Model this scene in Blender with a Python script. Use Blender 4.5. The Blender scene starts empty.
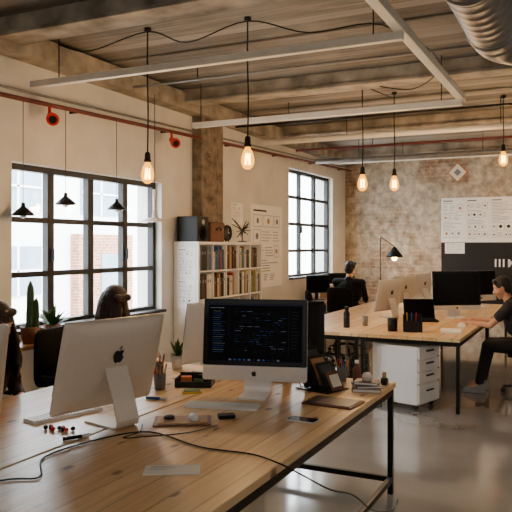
import bpy, bmesh, math, random
from mathutils import Vector, Matrix, Euler
random.seed(7)
SC=bpy.context.scene
COL=SC.collection
R=math.radians

# ------------------------------------------------------------ materials
def lin(c):
    return tuple(((x/255)/12.92 if x/255<=.04045 else ((x/255+.055)/1.055)**2.4) for x in c)+(1,)
def newmat(name):
    m=bpy.data.materials.new(name); m.use_nodes=True
    nt=m.node_tree; b=nt.nodes.get('Principled BSDF')
    return m,nt,b
def N(nt,t,**k):
    n=nt.nodes.new(t)
    for a,v in k.items(): setattr(n,a,v)
    return n
def mat(name,col,rough=.5,metal=0,var=.12,scale=9,bump=0,emit=0,coat=0,ecol=None,spec=None):
    m,nt,b=newmat(name); L=nt.links
    tc=N(nt,'ShaderNodeTexCoord'); no=N(nt,'ShaderNodeTexNoise'); no.inputs['Scale'].default_value=scale; no.inputs['Detail'].default_value=4
    L.new(tc.outputs['Object'],no.inputs['Vector'])
    r=N(nt,'ShaderNodeValToRGB'); c=lin(col)
    r.color_ramp.elements[0].position=.3; r.color_ramp.elements[1].position=.7
    r.color_ramp.elements[0].color=tuple(x*(1-var) for x in c[:3])+(1,)
    r.color_ramp.elements[1].color=tuple(min(1,x*(1+var*.6)) for x in c[:3])+(1,)
    L.new(no.outputs['Fac'],r.inputs['Fac']); L.new(r.outputs['Color'],b.inputs['Base Color'])
    b.inputs['Roughness'].default_value=rough; b.inputs['Metallic'].default_value=metal
    if coat: b.inputs['Coat Weight'].default_value=coat
    if spec is not None: b.inputs['Specular IOR Level'].default_value=spec
    if bump:
        bp=N(nt,'ShaderNodeBump'); bp.inputs['Strength'].default_value=bump; bp.inputs['Distance'].default_value=.02
        L.new(no.outputs['Fac'],bp.inputs['Height']); L.new(bp.outputs['Normal'],b.inputs['Normal'])
    if emit:
        if ecol: b.inputs['Emission Color'].default_value=lin(ecol)
        else: L.new(r.outputs['Color'],b.inputs['Emission Color'])
        b.inputs['Emission Strength'].default_value=emit
    return m
def plank_mat(name,cols,width,axis,rough=.4,grain=1.0,knots=True,bump=.1,seam=.35,patch=None,vary=.35):
    m,nt,b=newmat(name); L=nt.links
    tc=N(nt,'ShaderNodeTexCoord'); sp=N(nt,'ShaderNodeSeparateXYZ'); L.new(tc.outputs['Object'],sp.inputs[0])
    dv=N(nt,'ShaderNodeMath',operation='DIVIDE'); L.new(sp.outputs[axis],dv.inputs[0]); dv.inputs[1].default_value=width
    fl=N(nt,'ShaderNodeMath',operation='FLOOR'); L.new(dv.outputs[0],fl.inputs[0])
    fr=N(nt,'ShaderNodeMath',operation='FRACT'); L.new(dv.outputs[0],fr.inputs[0])
    wn=N(nt,'ShaderNodeTexWhiteNoise',noise_dimensions='1D'); L.new(fl.outputs[0],wn.inputs['W'])
    mp=N(nt,'ShaderNodeMapping'); 
    s=[1.3,1.3,1.3]; s[axis]=22*grain; s[2]=22 if axis!=2 else s[2]
    mp.inputs['Scale'].default_value=s
    ad=N(nt,'ShaderNodeVectorMath',operation='ADD'); L.new(tc.outputs['Object'],ad.inputs[0]); 
    L.new(wn.outputs['Color'],ad.inputs[1]); L.new(ad.outputs[0],mp.inputs['Vector'])
    no=N(nt,'ShaderNodeTexNoise'); no.inputs['Scale'].default_value=1.6; no.inputs['Detail'].default_value=6; no.inputs['Distortion'].default_value=.8
    L.new(mp.outputs[0],no.inputs['Vector'])
    mx=N(nt,'ShaderNodeMath',operation='MULTIPLY_ADD'); L.new(wn.outputs['Value'],mx.inputs[0]); mx.inputs[1].default_value=vary; 
    L.new(no.outputs['Fac'],mx.inputs[2])
    r=N(nt,'ShaderNodeValToRGB'); L.new(mx.outputs[0],r.inputs['Fac'])
    e=r.color_ramp.elements; e[0].position=.4; e[1].position=.6+vary
    e[0].color=lin(cols[0]); e[1].color=lin(cols[2]); x=e.new(.5+vary*.5); x.color=lin(cols[1])
    out=r.outputs['Color']
    a=N(nt,'ShaderNodeMath',operation='SUBTRACT'); L.new(fr.outputs[0],a.inputs[0]); a.inputs[1].default_value=.5
    ab=N(nt,'ShaderNodeMath',operation='ABSOLUTE'); L.new(a.outputs[0],ab.inputs[0])
    mr=N(nt,'ShaderNodeMapRange'); L.new(ab.outputs[0],mr.inputs[0]); mr.inputs[1].default_value=.465; mr.inputs[2].default_value=.495; mr.inputs[3].default_value=0; mr.inputs[4].default_value=1-seam
    mm=N(nt,'ShaderNodeMix',data_type='RGBA',blend_type='MULTIPLY'); L.new(mr.outputs[0],mm.inputs[0]); L.new(out,mm.inputs[6]); mm.inputs[7].default_value=(.3,.2,.13,1)
    out=mm.outputs[2]
    if knots:
        mk=N(nt,'ShaderNodeMapping'); q=[1.9,1.9,1.9]; q[axis]=3.6; mk.inputs['Scale'].default_value=q
        L.new(ad.outputs[0],mk.inputs['Vector'])
        vo=N(nt,'ShaderNodeTexVoronoi'); vo.inputs['Scale'].default_value=2.0; L.new(mk.outputs[0],vo.inputs['Vector'])
        k=N(nt,'ShaderNodeMapRange'); L.new(vo.outputs['Distance'],k.inputs[0]); k.inputs[1].default_value=.07; k.inputs[2].default_value=.17; k.inputs[3].default_value=.9; k.inputs[4].default_value=0
        m2=N(nt,'ShaderNodeMix',data_type='RGBA'); L.new(k.outputs[0],m2.inputs[0]); L.new(out,m2.inputs[6]); m2.inputs[7].default_value=lin((118,64,28))
        out=m2.outputs[2]
    if patch:
        pn=N(nt,'ShaderNodeTexNoise'); pn.inputs['Scale'].default_value=1.1; pn.inputs['Detail'].default_value=5; L.new(tc.outputs['Object'],pn.inputs['Vector'])
        k=N(nt,'ShaderNodeMapRange'); L.new(pn.outputs['Fac'],k.inputs[0]); k.inputs[1].default_value=.45; k.inputs[2].default_value=.7; k.inputs[3].default_value=0; k.inputs[4].default_value=.6
        m3=N(nt,'ShaderNodeMix',data_type='RGBA'); L.new(k.outputs[0],m3.inputs[0]); L.new(out,m3.inputs[6]); m3.inputs[7].default_value=lin(patch)
        out=m3.outputs[2]
    L.new(out,b.inputs['Base Color']); b.inputs['Roughness'].default_value=rough
    bp=N(nt,'ShaderNodeBump'); bp.inputs['Strength'].default_value=bump; bp.inputs['Distance'].default_value=.01
    L.new(no.outputs['Fac'],bp.inputs['Height']); L.new(bp.outputs['Normal'],b.inputs['Normal'])
    return m
def brick_mat(name,hor=0,thr=(.46,.56),plaster=(196,186,168),c1=(164,140,114),c2=(136,112,88),mo=(186,172,150),ns=1.5,bw=.24,rh=.075):
    m,nt,b=newmat(name); L=nt.links
    tc=N(nt,'ShaderNodeTexCoord'); sp=N(nt,'ShaderNodeSeparateXYZ'); L.new(tc.outputs['Object'],sp.inputs[0])
    cb=N(nt,'ShaderNodeCombineXYZ'); L.new(sp.outputs[hor],cb.inputs[0]); L.new(sp.outputs[2],cb.inputs[1])
    br=N(nt,'ShaderNodeTexBrick'); br.inputs['Scale'].default_value=1.0; br.inputs['Brick Width'].default_value=bw; br.inputs['Row Height'].default_value=rh
    br.inputs['Mortar Size'].default_value=.009; br.inputs['Color1'].default_value=lin(c1); br.inputs['Color2'].default_value=lin(c2); br.inputs['Mortar'].default_value=lin(mo)
    L.new(cb.outputs[0],br.inputs['Vector'])
    n=N(nt,'ShaderNodeTexNoise'); n.inputs['Scale'].default_value=ns; n.inputs['Detail'].default_value=10; n.inputs['Roughness'].default_value=.7
    L.new(tc.outputs['Object'],n.inputs['Vector'])
    k=N(nt,'ShaderNodeMapRange'); L.new(n.outputs['Fac'],k.inputs[0]); k.inputs[1].default_value=thr[0]; k.inputs[2].default_value=thr[1]; k.inputs[3].default_value=.1; k.inputs[4].default_value=.94
    mx=N(nt,'ShaderNodeMix',data_type='RGBA'); L.new(k.outputs[0],mx.inputs[0]); L.new(br.outputs['Color'],mx.inputs[6]); mx.inputs[7].default_value=lin(plaster)
    n2=N(nt,'ShaderNodeTexNoise'); n2.inputs['Scale'].default_value=9; n2.inputs['Detail'].default_value=8; L.new(tc.outputs['Object'],n2.inputs['Vector'])
    k2=N(nt,'ShaderNodeMapRange'); L.new(n2.outputs['Fac'],k2.inputs[0]); k2.inputs[1].default_value=.3; k2.inputs[2].default_value=.7; k2.inputs[3].default_value=.5; k2.inputs[4].default_value=1.15
    mm=N(nt,'ShaderNodeMix',data_type='RGBA',blend_type='MULTIPLY'); mm.inputs[0].default_value=1; L.new(mx.outputs[2],mm.inputs[6]); L.new(k2.outputs[0],mm.inputs[7])
    L.new(mm.outputs[2],b.inputs['Base Color']); b.inputs['Roughness'].default_value=.85
    bp=N(nt,'ShaderNodeBump'); bp.inputs['Strength'].default_value=.6; bp.inputs['Distance'].default_value=.02
    L.new(mm.outputs[2],bp.inputs['Height']); L.new(bp.outputs['Normal'],b.inputs['Normal'])
    return m
def floor_mat():
    m,nt,b=newmat('polished_concrete'); L=nt.links
    tc=N(nt,'ShaderNodeTexCoord'); n=N(nt,'ShaderNodeTexNoise'); n.inputs['Scale'].default_value=.7; n.inputs['Detail'].default_value=7; n.inputs['Roughness'].default_value=.55
    L.new(tc.outputs['Object'],n.inputs['Vector'])
    r=N(nt,'ShaderNodeValToRGB'); r.color_ramp.elements[0].position=.3; r.color_ramp.elements[1].position=.72
    r.color_ramp.elements[0].color=lin((142,141,137)); r.color_ramp.elements[1].color=lin((178,176,171)); L.new(n.outputs['Fac'],r.inputs['Fac'])
    L.new(r.outputs['Color'],b.inputs['Base Color'])
    k=N(nt,'ShaderNodeMapRange'); L.new(n.outputs['Fac'],k.inputs[0]); k.inputs[3].default_value=.08; k.inputs[4].default_value=.18
    L.new(k.outputs[0],b.inputs['Roughness']); b.inputs['Coat Weight'].default_value=1; b.inputs['Coat Roughness'].default_value=.08
    return m
def glass_mat():
    m=bpy.data.materials.new('window_glass'); m.use_nodes=True; nt=m.node_tree; nt.nodes.clear()
    o=N(nt,'ShaderNodeOutputMaterial'); t=N(nt,'ShaderNodeBsdfTransparent'); g=N(nt,'ShaderNodeBsdfGlossy'); g.inputs['Roughness'].default_value=.05
    mx=N(nt,'ShaderNodeMixShader'); mx.inputs[0].default_value=.06
    nt.links.new(t.outputs[0],mx.inputs[1]); nt.links.new(g.outputs[0],mx.inputs[2]); nt.links.new(mx.outputs[0],o.inputs[0])
    return m
def bulb_mat():
    m=bpy.data.materials.new('amber_bulb_glass'); m.use_nodes=True; nt=m.node_tree; nt.nodes.clear()
    o=N(nt,'ShaderNodeOutputMaterial'); t=N(nt,'ShaderNodeBsdfTransparent'); t.inputs[0].default_value=lin((255,232,180)); e=N(nt,'ShaderNodeEmission'); e.inputs[0].default_value=lin((255,170,36)); e.inputs[1].default_value=4.4
    lw=N(nt,'ShaderNodeLayerWeight'); lw.inputs[0].default_value=.45; k=N(nt,'ShaderNodeMapRange'); k.inputs[3].default_value=.4; k.inputs[4].default_value=.7
    mx=N(nt,'ShaderNodeMixShader'); nt.links.new(lw.outputs['Facing'],k.inputs[0]); nt.links.new(k.outputs[0],mx.inputs[0])
    nt.links.new(t.outputs[0],mx.inputs[1]); nt.links.new(e.outputs[0],mx.inputs[2]); nt.links.new(mx.outputs[0],o.inputs[0])
    return m
M={}
M['plaster']=mat('white_plaster',(224,223,218),.8,var=.1,scale=2.5,bump=.08)
M['brick']=brick_mat('whitewashed_brick',0,(.4,.56),(206,194,172),(164,124,92),(138,102,74),(178,156,128),ns=1.3)
M['column']=brick_mat('worn_column',1,(.38,.48),(136,124,108),(108,76,54),(88,62,46),(120,100,84),ns=5)
M['outbrick']=brick_mat('outside_brick',1,(.8,.9),(196,186,168),(176,104,72),(156,90,60),(180,170,150))
M['floor']=floor_mat()
M['ceiling']=plank_mat('ceiling_boards',((90,86,80),(120,115,107),(150,144,134)),.14,1,.85,knots=False,bump=.5,seam=.05,patch=(160,154,143),vary=.6)
M['beam']=mat('beam_concrete',(160,152,138),.8,var=.55,scale=4,bump=.5)
M['wood']=plank_mat('pine_desk',((214,172,118),(232,196,144),(242,214,168)),.145,0,.33,knots=True,bump=.03,seam=.35,vary=.3)
M['wood2']=plank_mat('pine_side',((150,105,62),(178,132,84),(196,150,100)),.12,0,.4,knots=False)
M['alu']=mat('brushed_aluminium',(240,240,240),.36,.06,var=.03,scale=40)
M['aluw']=mat('satin_aluminium',(224,216,204),.42,.15,var=.03,scale=40)
M['alud']=mat('grey_aluminium',(190,188,184),.4,.3,var=.03,scale=40)
M['bglass']=mat('black_glass',(2,2,3),.2,var=.02,spec=.12)
M['black']=mat('black_plastic',(16,16,17),.45,var=.2,spec=.3)
M['fabric']=mat('black_mesh_fabric',(12,12,14),.85,var=.4,scale=60,bump=.2,spec=.2)
M['steel']=mat('black_steel',(16,15,15),.4,.4,var=.2)
M['frame']=mat('black_window_frame',(10,11,12),.5,var=.2)
M['white']=mat('white_lacquer',(236,236,234),.35,var=.03)
M['cream']=mat('cream_paint',(230,225,212),.5,var=.06)
M['paper']=mat('white_paper',(252,252,250),.7,var=.01)
M['ink']=mat('grey_ink',(128,128,132),.7,var=.1)
M['dink']=mat('dark_ink',(20,20,22),.7,var=.1)
M['red']=mat('red_paint',(204,26,22),.4,var=.1)
M['redpipe']=mat('red_pipe_paint',(104,34,28),.5,var=.3)
M['galv']=mat('galvanised_steel',(140,141,142),.45,.6,var=.15,scale=14)
M['chrome']=mat('chrome',(200,200,200),.15,1,var=.05)
M['brown']=mat('brown_leather',(104,56,30),.5,var=.25,scale=20)
M['tan']=mat('tan_board',(178,134,88),.6,var=.15)
M['terra']=mat('terracotta',(158,92,60),.7,var=.15)
M['green']=mat('leaf_green',(58,96,42),.5,var=.4,scale=20)
M['green2']=mat('cactus_green',(66,98,58),.6,var=.3,scale=30)
M['soil']=mat('soil',(50,36,26),.9,var=.4,scale=40)
M['blue']=mat('blue_plastic',(36,88,170),.4)
M['yellow']=mat('yellow_plastic',(226,180,40),.4)
M['orange']=mat('orange_plastic',(216,106,36),.4)
M['skin']=mat('skin',(214,160,128),.5,var=.08,scale=20)
M['hair']=mat('dark_brown_hair',(44,27,18),.5,var=.6,scale=60,bump=.5)
M['hair2']=mat('black_hair',(20,15,13),.5,var=.5,scale=70,bump=.4)
M['shirt_b']=mat('black_shirt',(14,14,16),.8,var=.2,bump=.1,spec=.2)
M['shirt_g']=mat('charcoal_shirt',(38,37,41),.8,var=.3,scale=30,bump=.1)
M['shirt_r']=mat('dark_wine_shirt',(58,30,32),.8,var=.3,bump=.1)
M['jeans']=mat('dark_trousers',(22,23,28),.8,var=.2,bump=.1)
M['shoe']=mat('grey_sneaker',(150,148,146),.6,var=.1)
M['eye']=mat('eye_white',(225,220,214),.2,var=.02)
M['iris']=mat('eye_iris',(40,26,18),.2)
M['lip']=mat('lips',(160,86,78),.45)
M['bulb']=bulb_mat()
M['filament']=mat('glowing_filament',(255,200,110),.2,emit=32,ecol=(255,206,112))
M['brass']=mat('brass_socket',(150,112,60),.35,.8)
M['scr']=mat('screen_dark',(2,2,3),.4,var=.1,emit=.05,ecol=(14,18,30),spec=.05)
M['scr_a']=mat('screen_text_blue',(34,60,104),.4,emit=.5,spec=.05)
M['scr_b']=mat('screen_text_grey',(88,92,104),.4,emit=.5,spec=.05)
M['scr_c']=mat('screen_bar',(30,34,46),.4,emit=.35,spec=.05)
M['scr_off']=mat('screen_dim',(4,4,5),.3,var=.4,spec=.1)
M['slate']=mat('slate_panel',(62,66,74),.3,var=.2)
M['glass']=glass_mat()
M['facade']=mat('pale_facade',(230,233,234),.8,var=.04)
M['facwin']=mat('facade_window',(124,146,162),.3,var=.2,scale=2)
M['ground']=mat('pavement',(200,198,194),.9,var=.1)
M['clearc']=mat('grey_tinted_cup',(120,120,118),.15,var=.05)

# ------------------------------------------------------------ mesh builder
def rrect(w,h,r,n=5):
    pts=[]
    for cx,cy,a0 in ((w/2-r,h/2-r,0),(-w/2+r,h/2-r,90),(-w/2+r,-h/2+r,180),(w/2-r,-h/2+r,270)):
        for i in range(n+1):
            a=R(a0+90*i/n); pts.append((cx+r*math.cos(a),cy+r*math.sin(a)))
    return pts
class MB:
    def __init__(s): s.v=[];s.f=[];s.mi=[];s.sm=[];s.mats=[];s.M=Matrix.Identity(4)
    def add(s,vs,fs,mt,smooth=False):
        if mt not in s.mats: s.mats.append(mt)
        i=s.mats.index(mt); b=len(s.v)
        s.v+=[tuple(s.M@Vector(v)) for v in vs]
        for f in fs: s.f.append(tuple(b+k for k in f)); s.mi.append(i); s.sm.append(smooth)
        return s
    def box(s,c,d,mt,bev=0,rot=None):
        bm=bmesh.new(); bmesh.ops.create_cube(bm,size=1)
        for v in bm.verts: v.co=Vector((v.co.x*d[0],v.co.y*d[1],v.co.z*d[2]))
        if bev: bmesh.ops.bevel(bm,geom=list(bm.edges),offset=bev,segments=2,affect='EDGES',profile=.5)
        E=Euler(rot).to_matrix() if rot else Matrix.Identity(3)
        vs=[E@v.co+Vector(c) for v in bm.verts]; bm.verts.index_update()
        fs=[[v.index for v in f.verts] for f in bm.faces]; bm.free()
        return s.add(vs,fs,mt)
    def cyl(s,p0,p1,r0,mt,r1=None,n=16,caps=True,smooth=True):
        r1=r0 if r1 is None else r1
        p0=Vector(p0);p1=Vector(p1); q=(p1-p0).to_track_quat('Z','Y')
        vs=[];
        for p,r in((p0,r0),(p1,r1)):
            for i in range(n):
                a=2*math.pi*i/n; vs.append(p+q@Vector((r*math.cos(a),r*math.sin(a),0)))
        s.add(vs,[(i,(i+1)%n,n+(i+1)%n,n+i) for i in range(n)],mt,smooth)
        if caps: 
            s.add(vs,[tuple(range(n-1,-1,-1)),tuple(range(n,2*n))],mt)
        return s
    def lathe(s,prof,mt,c=(0,0,0),n=20,smooth=True):
        vs=[];c=Vector(c)
        for r,z in prof:
            for i in range(n):
                a=2*math.pi*i/n; vs.append(c+Vector((r*math.cos(a),r*math.sin(a),z)))
        fs=[]
        for k in range(len(prof)-1):
            for i in range(n): fs.append((k*n+i,k*n+(i+1)%n,(k+1)*n+(i+1)%n,(k+1)*n+i))
        fs.append(tuple(range(n-1,-1,-1))); b=(len(prof)-1)*n; fs.append(tuple(range(b,b+n)))
        return s.add(vs,fs,mt,smooth)
    def ell(s,c,r,mt,rot=None,n=16,m=10):
        if not hasattr(r,'__len__'): r=(r,r,r)
        E=Euler(rot).to_matrix() if rot else Matrix.Identity(3); c=Vector(c)
        vs=[c+E@Vector((0,0,-r[2]))]
        for j in range(1,m):
            t=-math.pi/2+math.pi*j/m
            for i in range(n):
                a=2*math.pi*i/n; vs.append(c+E@Vector((r[0]*math.cos(t)*math.cos(a),r[1]*math.cos(t)*math.sin(a),r[2]*math.sin(t))))
        vs.append(c+E@Vector((0,0,r[2]))); fs=[]
        for i in range(n): fs.append((0,1+(i+1)%n,1+i))
        for j in range(m-2):
            for i in range(n): fs.append((1+j*n+i,1+j*n+(i+1)%n,1+(j+1)*n+(i+1)%n,1+(j+1)*n+i))
        b=1+(m-2)*n; t=len(vs)-1
        for i in range(n): fs.append((b+i,b+(i+1)%n,t))
        return s.add(vs,fs,mt,True)
    def cap(s,p0,p1,r0,mt,r1=None,n=12):
        r1=r0 if r1 is None else r1
        p0=Vector(p0);p1=Vector(p1); d=p1-p0; L=d.length
        q=d.to_track_quat('Z','Y') if L>1e-6 else Matrix.Identity(3).to_quaternion()
        vs=[];k=4; prof=[]
        for j in range(k+1):
            t=-math.pi/2+math.pi/2*j/k; prof.append((max(r0*math.cos(t),1e-4),r0*math.sin(t)))
        for j in range(k+1):
            t=math.pi/2*j/k; prof.append((max(r1*math.cos(t),1e-4),L+r1*math.sin(t)))
        for r,z in prof:
            for i in range(n):
                a=2*math.pi*i/n; vs.append(p0+q@Vector((r*math.cos(a),r*math.sin(a),z)))
        fs=[]
        for kk in range(len(prof)-1):
            for i in range(n): fs.append((kk*n+i,kk*n+(i+1)%n,(kk+1)*n+(i+1)%n,(kk+1)*n+i))
        fs.append(tuple(range(n-1,-1,-1))); b=(len(prof)-1)*n; fs.append(tuple(range(b,b+n)))
        return s.add(vs,fs,mt,True)
    def tube(s,pts,r,mt,n=8,sub=6):
        P=[Vector(p) for p in pts]; Q=[]
        if sub and len(P)>2:
            for i in range(len(P)-1):
                a=P[max(i-1,0)];b=P[i];c=P[i+1];d=P[min(i+2,len(P)-1)]
                for k in range(sub):
                    t=k/sub; Q.append(.5*((2*b)+(c-a)*t+(2*a-5*b+4*c-d)*t*t+(3*b-a-3*c+d)*t**3))
            Q.append(P[-1])
        else: Q=P
        vs=[]
        for i,p in enumerate(Q):
            d=(Q[min(i+1,len(Q)-1)]-Q[max(i-1,0)]).normalized(); q=d.to_track_quat('Z','Y')
            for k in range(n):
                a=2*math.pi*k/n; vs.append(p+q@Vector((r*math.cos(a),r*math.sin(a),0)))
        fs=[(i*n+k,i*n+(k+1)%n,(i+1)*n+(k+1)%n,(i+1)*n+k) for i in range(len(Q)-1) for k in range(n)]
        fs+= [tuple(range(n-1,-1,-1)),tuple(range((len(Q)-1)*n,len(Q)*n))]
        return s.add(vs,fs,mt,True)
    def quad(s,x0,z0,x1,z1,y,mt):
        return s.add([(x0,y,z0),(x1,y,z0),(x1,y,z1),(x0,y,z1)],[(0,1,2,3)],mt)
    def prism(s,pts,z0,z1,mt,f=None):
        n=len(pts); vs=[(x,y,z0) for x,y in pts]+[(x,y,z1) for x,y in pts]
        if f: vs=[f(v) for v in vs]
        return s.add(vs,[tuple(range(n-1,-1,-1)),tuple(range(n,2*n))]+[(i,(i+1)%n,n+(i+1)%n,n+i) for i in range(n)],mt)
    def loft(s,rings,mt,smooth=True):
        n=len(rings[0]); vs=[v for r in rings for v in r]
        fs=[(k*n+i,k*n+(i+1)%n,(k+1)*n+(i+1)%n,(k+1)*n+i) for k in range(len(rings)-1) for i in range(n)]
        fs+=[tuple(range(n-1,-1,-1)),tuple(range((len(rings)-1)*n,len(rings)*n))]
        return s.add(vs,fs,mt,smooth)
    def mesh(s,name):
        me=bpy.data.meshes.new(name); me.from_pydata(s.v,[],s.f)
        for m in s.mats: me.materials.append(M[m])
        me.polygons.foreach_set('material_index',s.mi); me.polygons.foreach_set('use_smooth',s.sm)
        me.update(); return me
    def obj(s,name,parent=None,loc=(0,0,0),rz=0,rot=None):
        o=bpy.data.objects.new(name,s.mesh(name)); COL.objects.link(o)
        o.location=loc; o.rotation_euler=rot if rot else (0,0,R(rz))
        if parent: o.parent=parent
        return o
def tag(o,label,cat,group=None):
    o['label']=label; o['category']=cat
    if group: o['group']=group
    return o
def empty(name,label,cat,loc=(0,0,0),rz=0,group=None):
    e=bpy.data.objects.new(name,None); e.empty_display_size=.05; COL.objects.link(e)
    e.location=loc; e.rotation_euler=(0,0,R(rz)); return tag(e,label,cat,group)
def struct(o): o['kind']='structure'; return o
def copy_thing(root,loc,rz=None,label=None):
    def rec(o,p):
        c=o.copy(); COL.objects.link(c)
        if p is not None: c.parent=p
        for ch in list(o.children): rec(ch,c)
        return c
    c=rec(root,None); c.location=loc
    if rz is not None: c.rotation_euler=(c.rotation_euler[0],c.rotation_euler[1],R(rz))
    if label: c['label']=label
    return c

# ------------------------------------------------------------ room shell
XL=-4.47; YB=13.4; H=3.52; XR=4.0; Y0=-3.0
def wallwith(name,mt,holes):
    mb=MB(); t=.34; ys=[Y0]; 
    for (a,b,z0,z1) in holes:
        mb.box((XL-t/2,(ys[-1]+a)/2,H/2),(t,a-ys[-1],H),mt)
        mb.box((XL-t/2,(a+b)/2,z0/2),(t,b-a,z0),mt)
        mb.box((XL-t/2,(a+b)/2,(z1+H)/2),(t,b-a,H-z1),mt); ys.append(b)
    mb.box((XL-t/2,(ys[-1]+YB+.3)/2,H/2),(t,YB+.3-ys[-1],H),mt)
    return struct(mb.obj(name))
W1=(4.42,6.72,.92,2.4); W2=(10.48,12.62,1.12,2.96)
wallwith('wall_left','plaster',[W1,W2])
struct(MB().box(((XL+XR)/2,YB+.15,H/2),(XR-XL,.3,H),'brick').obj('wall_back'))
struct(MB().box((XR+.15,(Y0+YB)/2,H/2),(.3,YB-Y0,H),'plaster').obj('wall_right'))
struct(MB().box(((XL+XR)/2,Y0-.15,H/2),(XR-XL,.3,H),'plaster').obj('wall_front'))
struct(MB().box(((XL+XR)/2,(Y0+YB)/2,-.05),(XR-XL+1,YB-Y0+1,.1),'floor').obj('floor'))
struct(MB().box(((XL+XR)/2,(Y0+YB)/2,H+.1),(XR-XL+1,YB-Y0+1,.2),'ceiling').obj('ceiling'))
tn=1
for y in (1.3,4.2,7.05,9.9,12.75):
    mb=MB(); mb.box(((XL+XR)/2,y,H-.07),(XR-XL,.2,.14),'beam',.015)
    mb.box(((XL+XR)/2,y,H-.155),(XR-XL,.27,.035),'beam',.008)
    struct(mb.obj('trim_%d'%tn)); tn+=1
for y in (2.7,5.6,8.5,11.3):
    struct(MB().box(((XL+XR)/2,y,H-.012),(XR-XL,.06,.024),'ceiling',.006).obj('trim_%d'%tn)); tn+=1
struct(MB().box((XL+.07,7.68,H/2),(.14,.56,H),'column',.01).obj('trim_%d'%tn)); tn+=1
struct(MB().box((XL+.1,(Y0+YB)/2,H-.14),(.2,YB-Y0,.2),'beam',.01).obj('trim_%d'%tn)); tn+=1
struct(MB().box((XL+.012,5.2,.06),(.024,16.0,.12),'white').obj('baseboard_left'))
def window(name,a,b,z0,z1,nc,nr,thick):
    mb=MB(); x=XL-.12; w=b-a;h=z1-z0;f=.055
    for y in(a+f/2,b-f/2): mb.box((x,y,(z0+z1)/2),(.08,f,h),'frame',.004)
    for z in(z0+f/2,z1-f/2): mb.box((x,(a+b)/2,z),(.08,w-2*f,f),'frame',.004)
    for i in range(1,nc):
        t=.085 if i in thick else .05
        mb.box((x,a+w*i/nc,(z0+z1)/2),(.07,t,h-2*f),'frame',.003)
    for j in range(1,nr):
        mb.box((x,(a+b)/2,z0+h*j/nr),(.062,w-2*f,.05),'frame',.003)
    mb.box((x,(a+b)/2,(z0+z1)/2),(.006,w-.06,h-.06),'glass')
    mb.box((XL-.03,(a+b)/2,z0-.015+.02),(.2,w,.03),'frame')
    for i in range(nc):
        if i%2==1: mb.box((x+.055,a+w*i/nc,z0+h*.45),(.03,.02,.12),'steel',.004)
    return struct(mb.obj(name))
window('window_1',*W1,4,3,(1,2,3)); window('window_2',*W2,3,4,(2,))

# outside
b=MB(); b.box((-12,12,1.6),(1,34,4.4),'facade')
for iy in range(11):
    for iz in range(2):
        y=-3+iy*2.9; z=1.1+iz*1.9
        if 12.4<y<16 and iz==0: continue
        b.box((-11.5,y,z),(.08,1.5,1.1),'facwin'); b.box((-11.47,y,z),(.08,.06,1.1),'facade'); b.box((-11.47,y,z),(.08,1.5,.05),'facade')
b.box((-11.4,14.4,.9),(.3,2.2,2.1),'outbrick'); b.box((-11.3,14.6,.9),(.16,.9,1.1),'facwin')
tag(b.obj('building'),'pale rendered building with window grid and a brick bay','building')
struct(MB().box((-16,8,-.3),(22.5,60,.2),'ground').obj('ground'))

# ------------------------------------------------------------ pipes and ducts
def pipe(name,label,pts,r,mt,extra=None):
    mb=MB()
    for a,c in zip(pts[:-1],pts[1:]): mb.cyl(a,c,r,mt)
    for p in pts[1:-1]: mb.ell(p,r*1.05,mt)
    if extra: extra(mb)
    return tag(mb.obj(name),label,'pipe')
def clips(mb):
    for k in range(9):
        y=.5+k*1.55; z=2.80+.028*y
        mb.box((XL+.062,y,z),(.115,.02,.03),'steel')
pipe('sprinkler_pipe','dark red painted pipe running along the white wall',[(XL+.12,Y0+.02,2.716),(XL+.12,13.38,3.175)],.02,'redpipe',clips)
pipe('conduit_pipe','thin grey conduit running beside the red pipe',[(XL+.06,Y0+.02,2.816),(XL+.06,13.38,3.24)],.012,'galv')
mb=MB(); z=3.05
mb.box((-2.7,4.48,z),(3.2,.055,.055),'cream',.004); mb.box((-1.12,4.9,z+.055),(.07,4.0,.065),'cream',.004); mb.box((-2.6,6.82,z),(3.0,.06,.06),'cream',.004)
fr=empty('hanging_frame','cream painted square tube frame hung under the ceiling','frame')
mb.obj('tube',fr)
for x,y in((-4.0,4.48),(-1.3,4.48),(-4.0,6.82),(-1.3,6.82)):
    MB().cyl((x,y,z+.02),(x,y,H),.005,'steel',n=8).obj('hanger_rod',fr)
def hang(mb,pts):
    for x,y,z0 in pts: mb.cyl((x,y,z0),(x,y,H),.006,'steel',n=6)
pipe('ceiling_pipe','pale water pipe crossing below the ceiling',[(XL+.2,9.05,3.16),(XR,9.05,3.16)],.04,'cream',lambda m:hang(m,[(-3,9.05,3.18),(-1,9.05,3.18),(1,9.05,3.18)]))
pipe('ceiling_pipe','grey steel pipe crossing in front of the brick wall',[(XL+.2,11.2,3.12),(XR,11.2,3.12)],.045,'galv',lambda m:hang(m,[(-3.5,11.2,3.14),(-1.5,11.2,3.14),(.5,11.2,3.14)]))
pipe('ceiling_pipe','thin dark conduit crossing below the beams',[(XL+.2,8.2,3.26),(XR,8.2,3.26)],.014,'steel',lambda m:hang(m,[(-3.5,8.2,3.27),(-.5,8.2,3.27)]))
pipe('ceiling_pipe','thin grey conduit crossing below the beams',[(XL+.2,5.9,3.32),(XR,5.9,3.32)],.012,'galv',lambda m:hang(m,[(-3.5,5.9,3.32),(-.5,5.9,3.32)]))
pipe('ceiling_pipe','dark red sprinkler branch pipe below the ceiling',[(XL+.2,10.3,3.2),(XR,10.3,3.2)],.018,'redpipe',lambda m:hang(m,[(-3,10.3,3.2),(-.5,10.3,3.2)]))
pipe('ceiling_pipe','pale conduit crossing near the brick wall',[(XL+.2,12.2,3.2),(XR,12.2,3.2)],.025,'cream',lambda m:hang(m,[(-3,12.2,3.2),(-.5,12.2,3.2)]))
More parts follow.
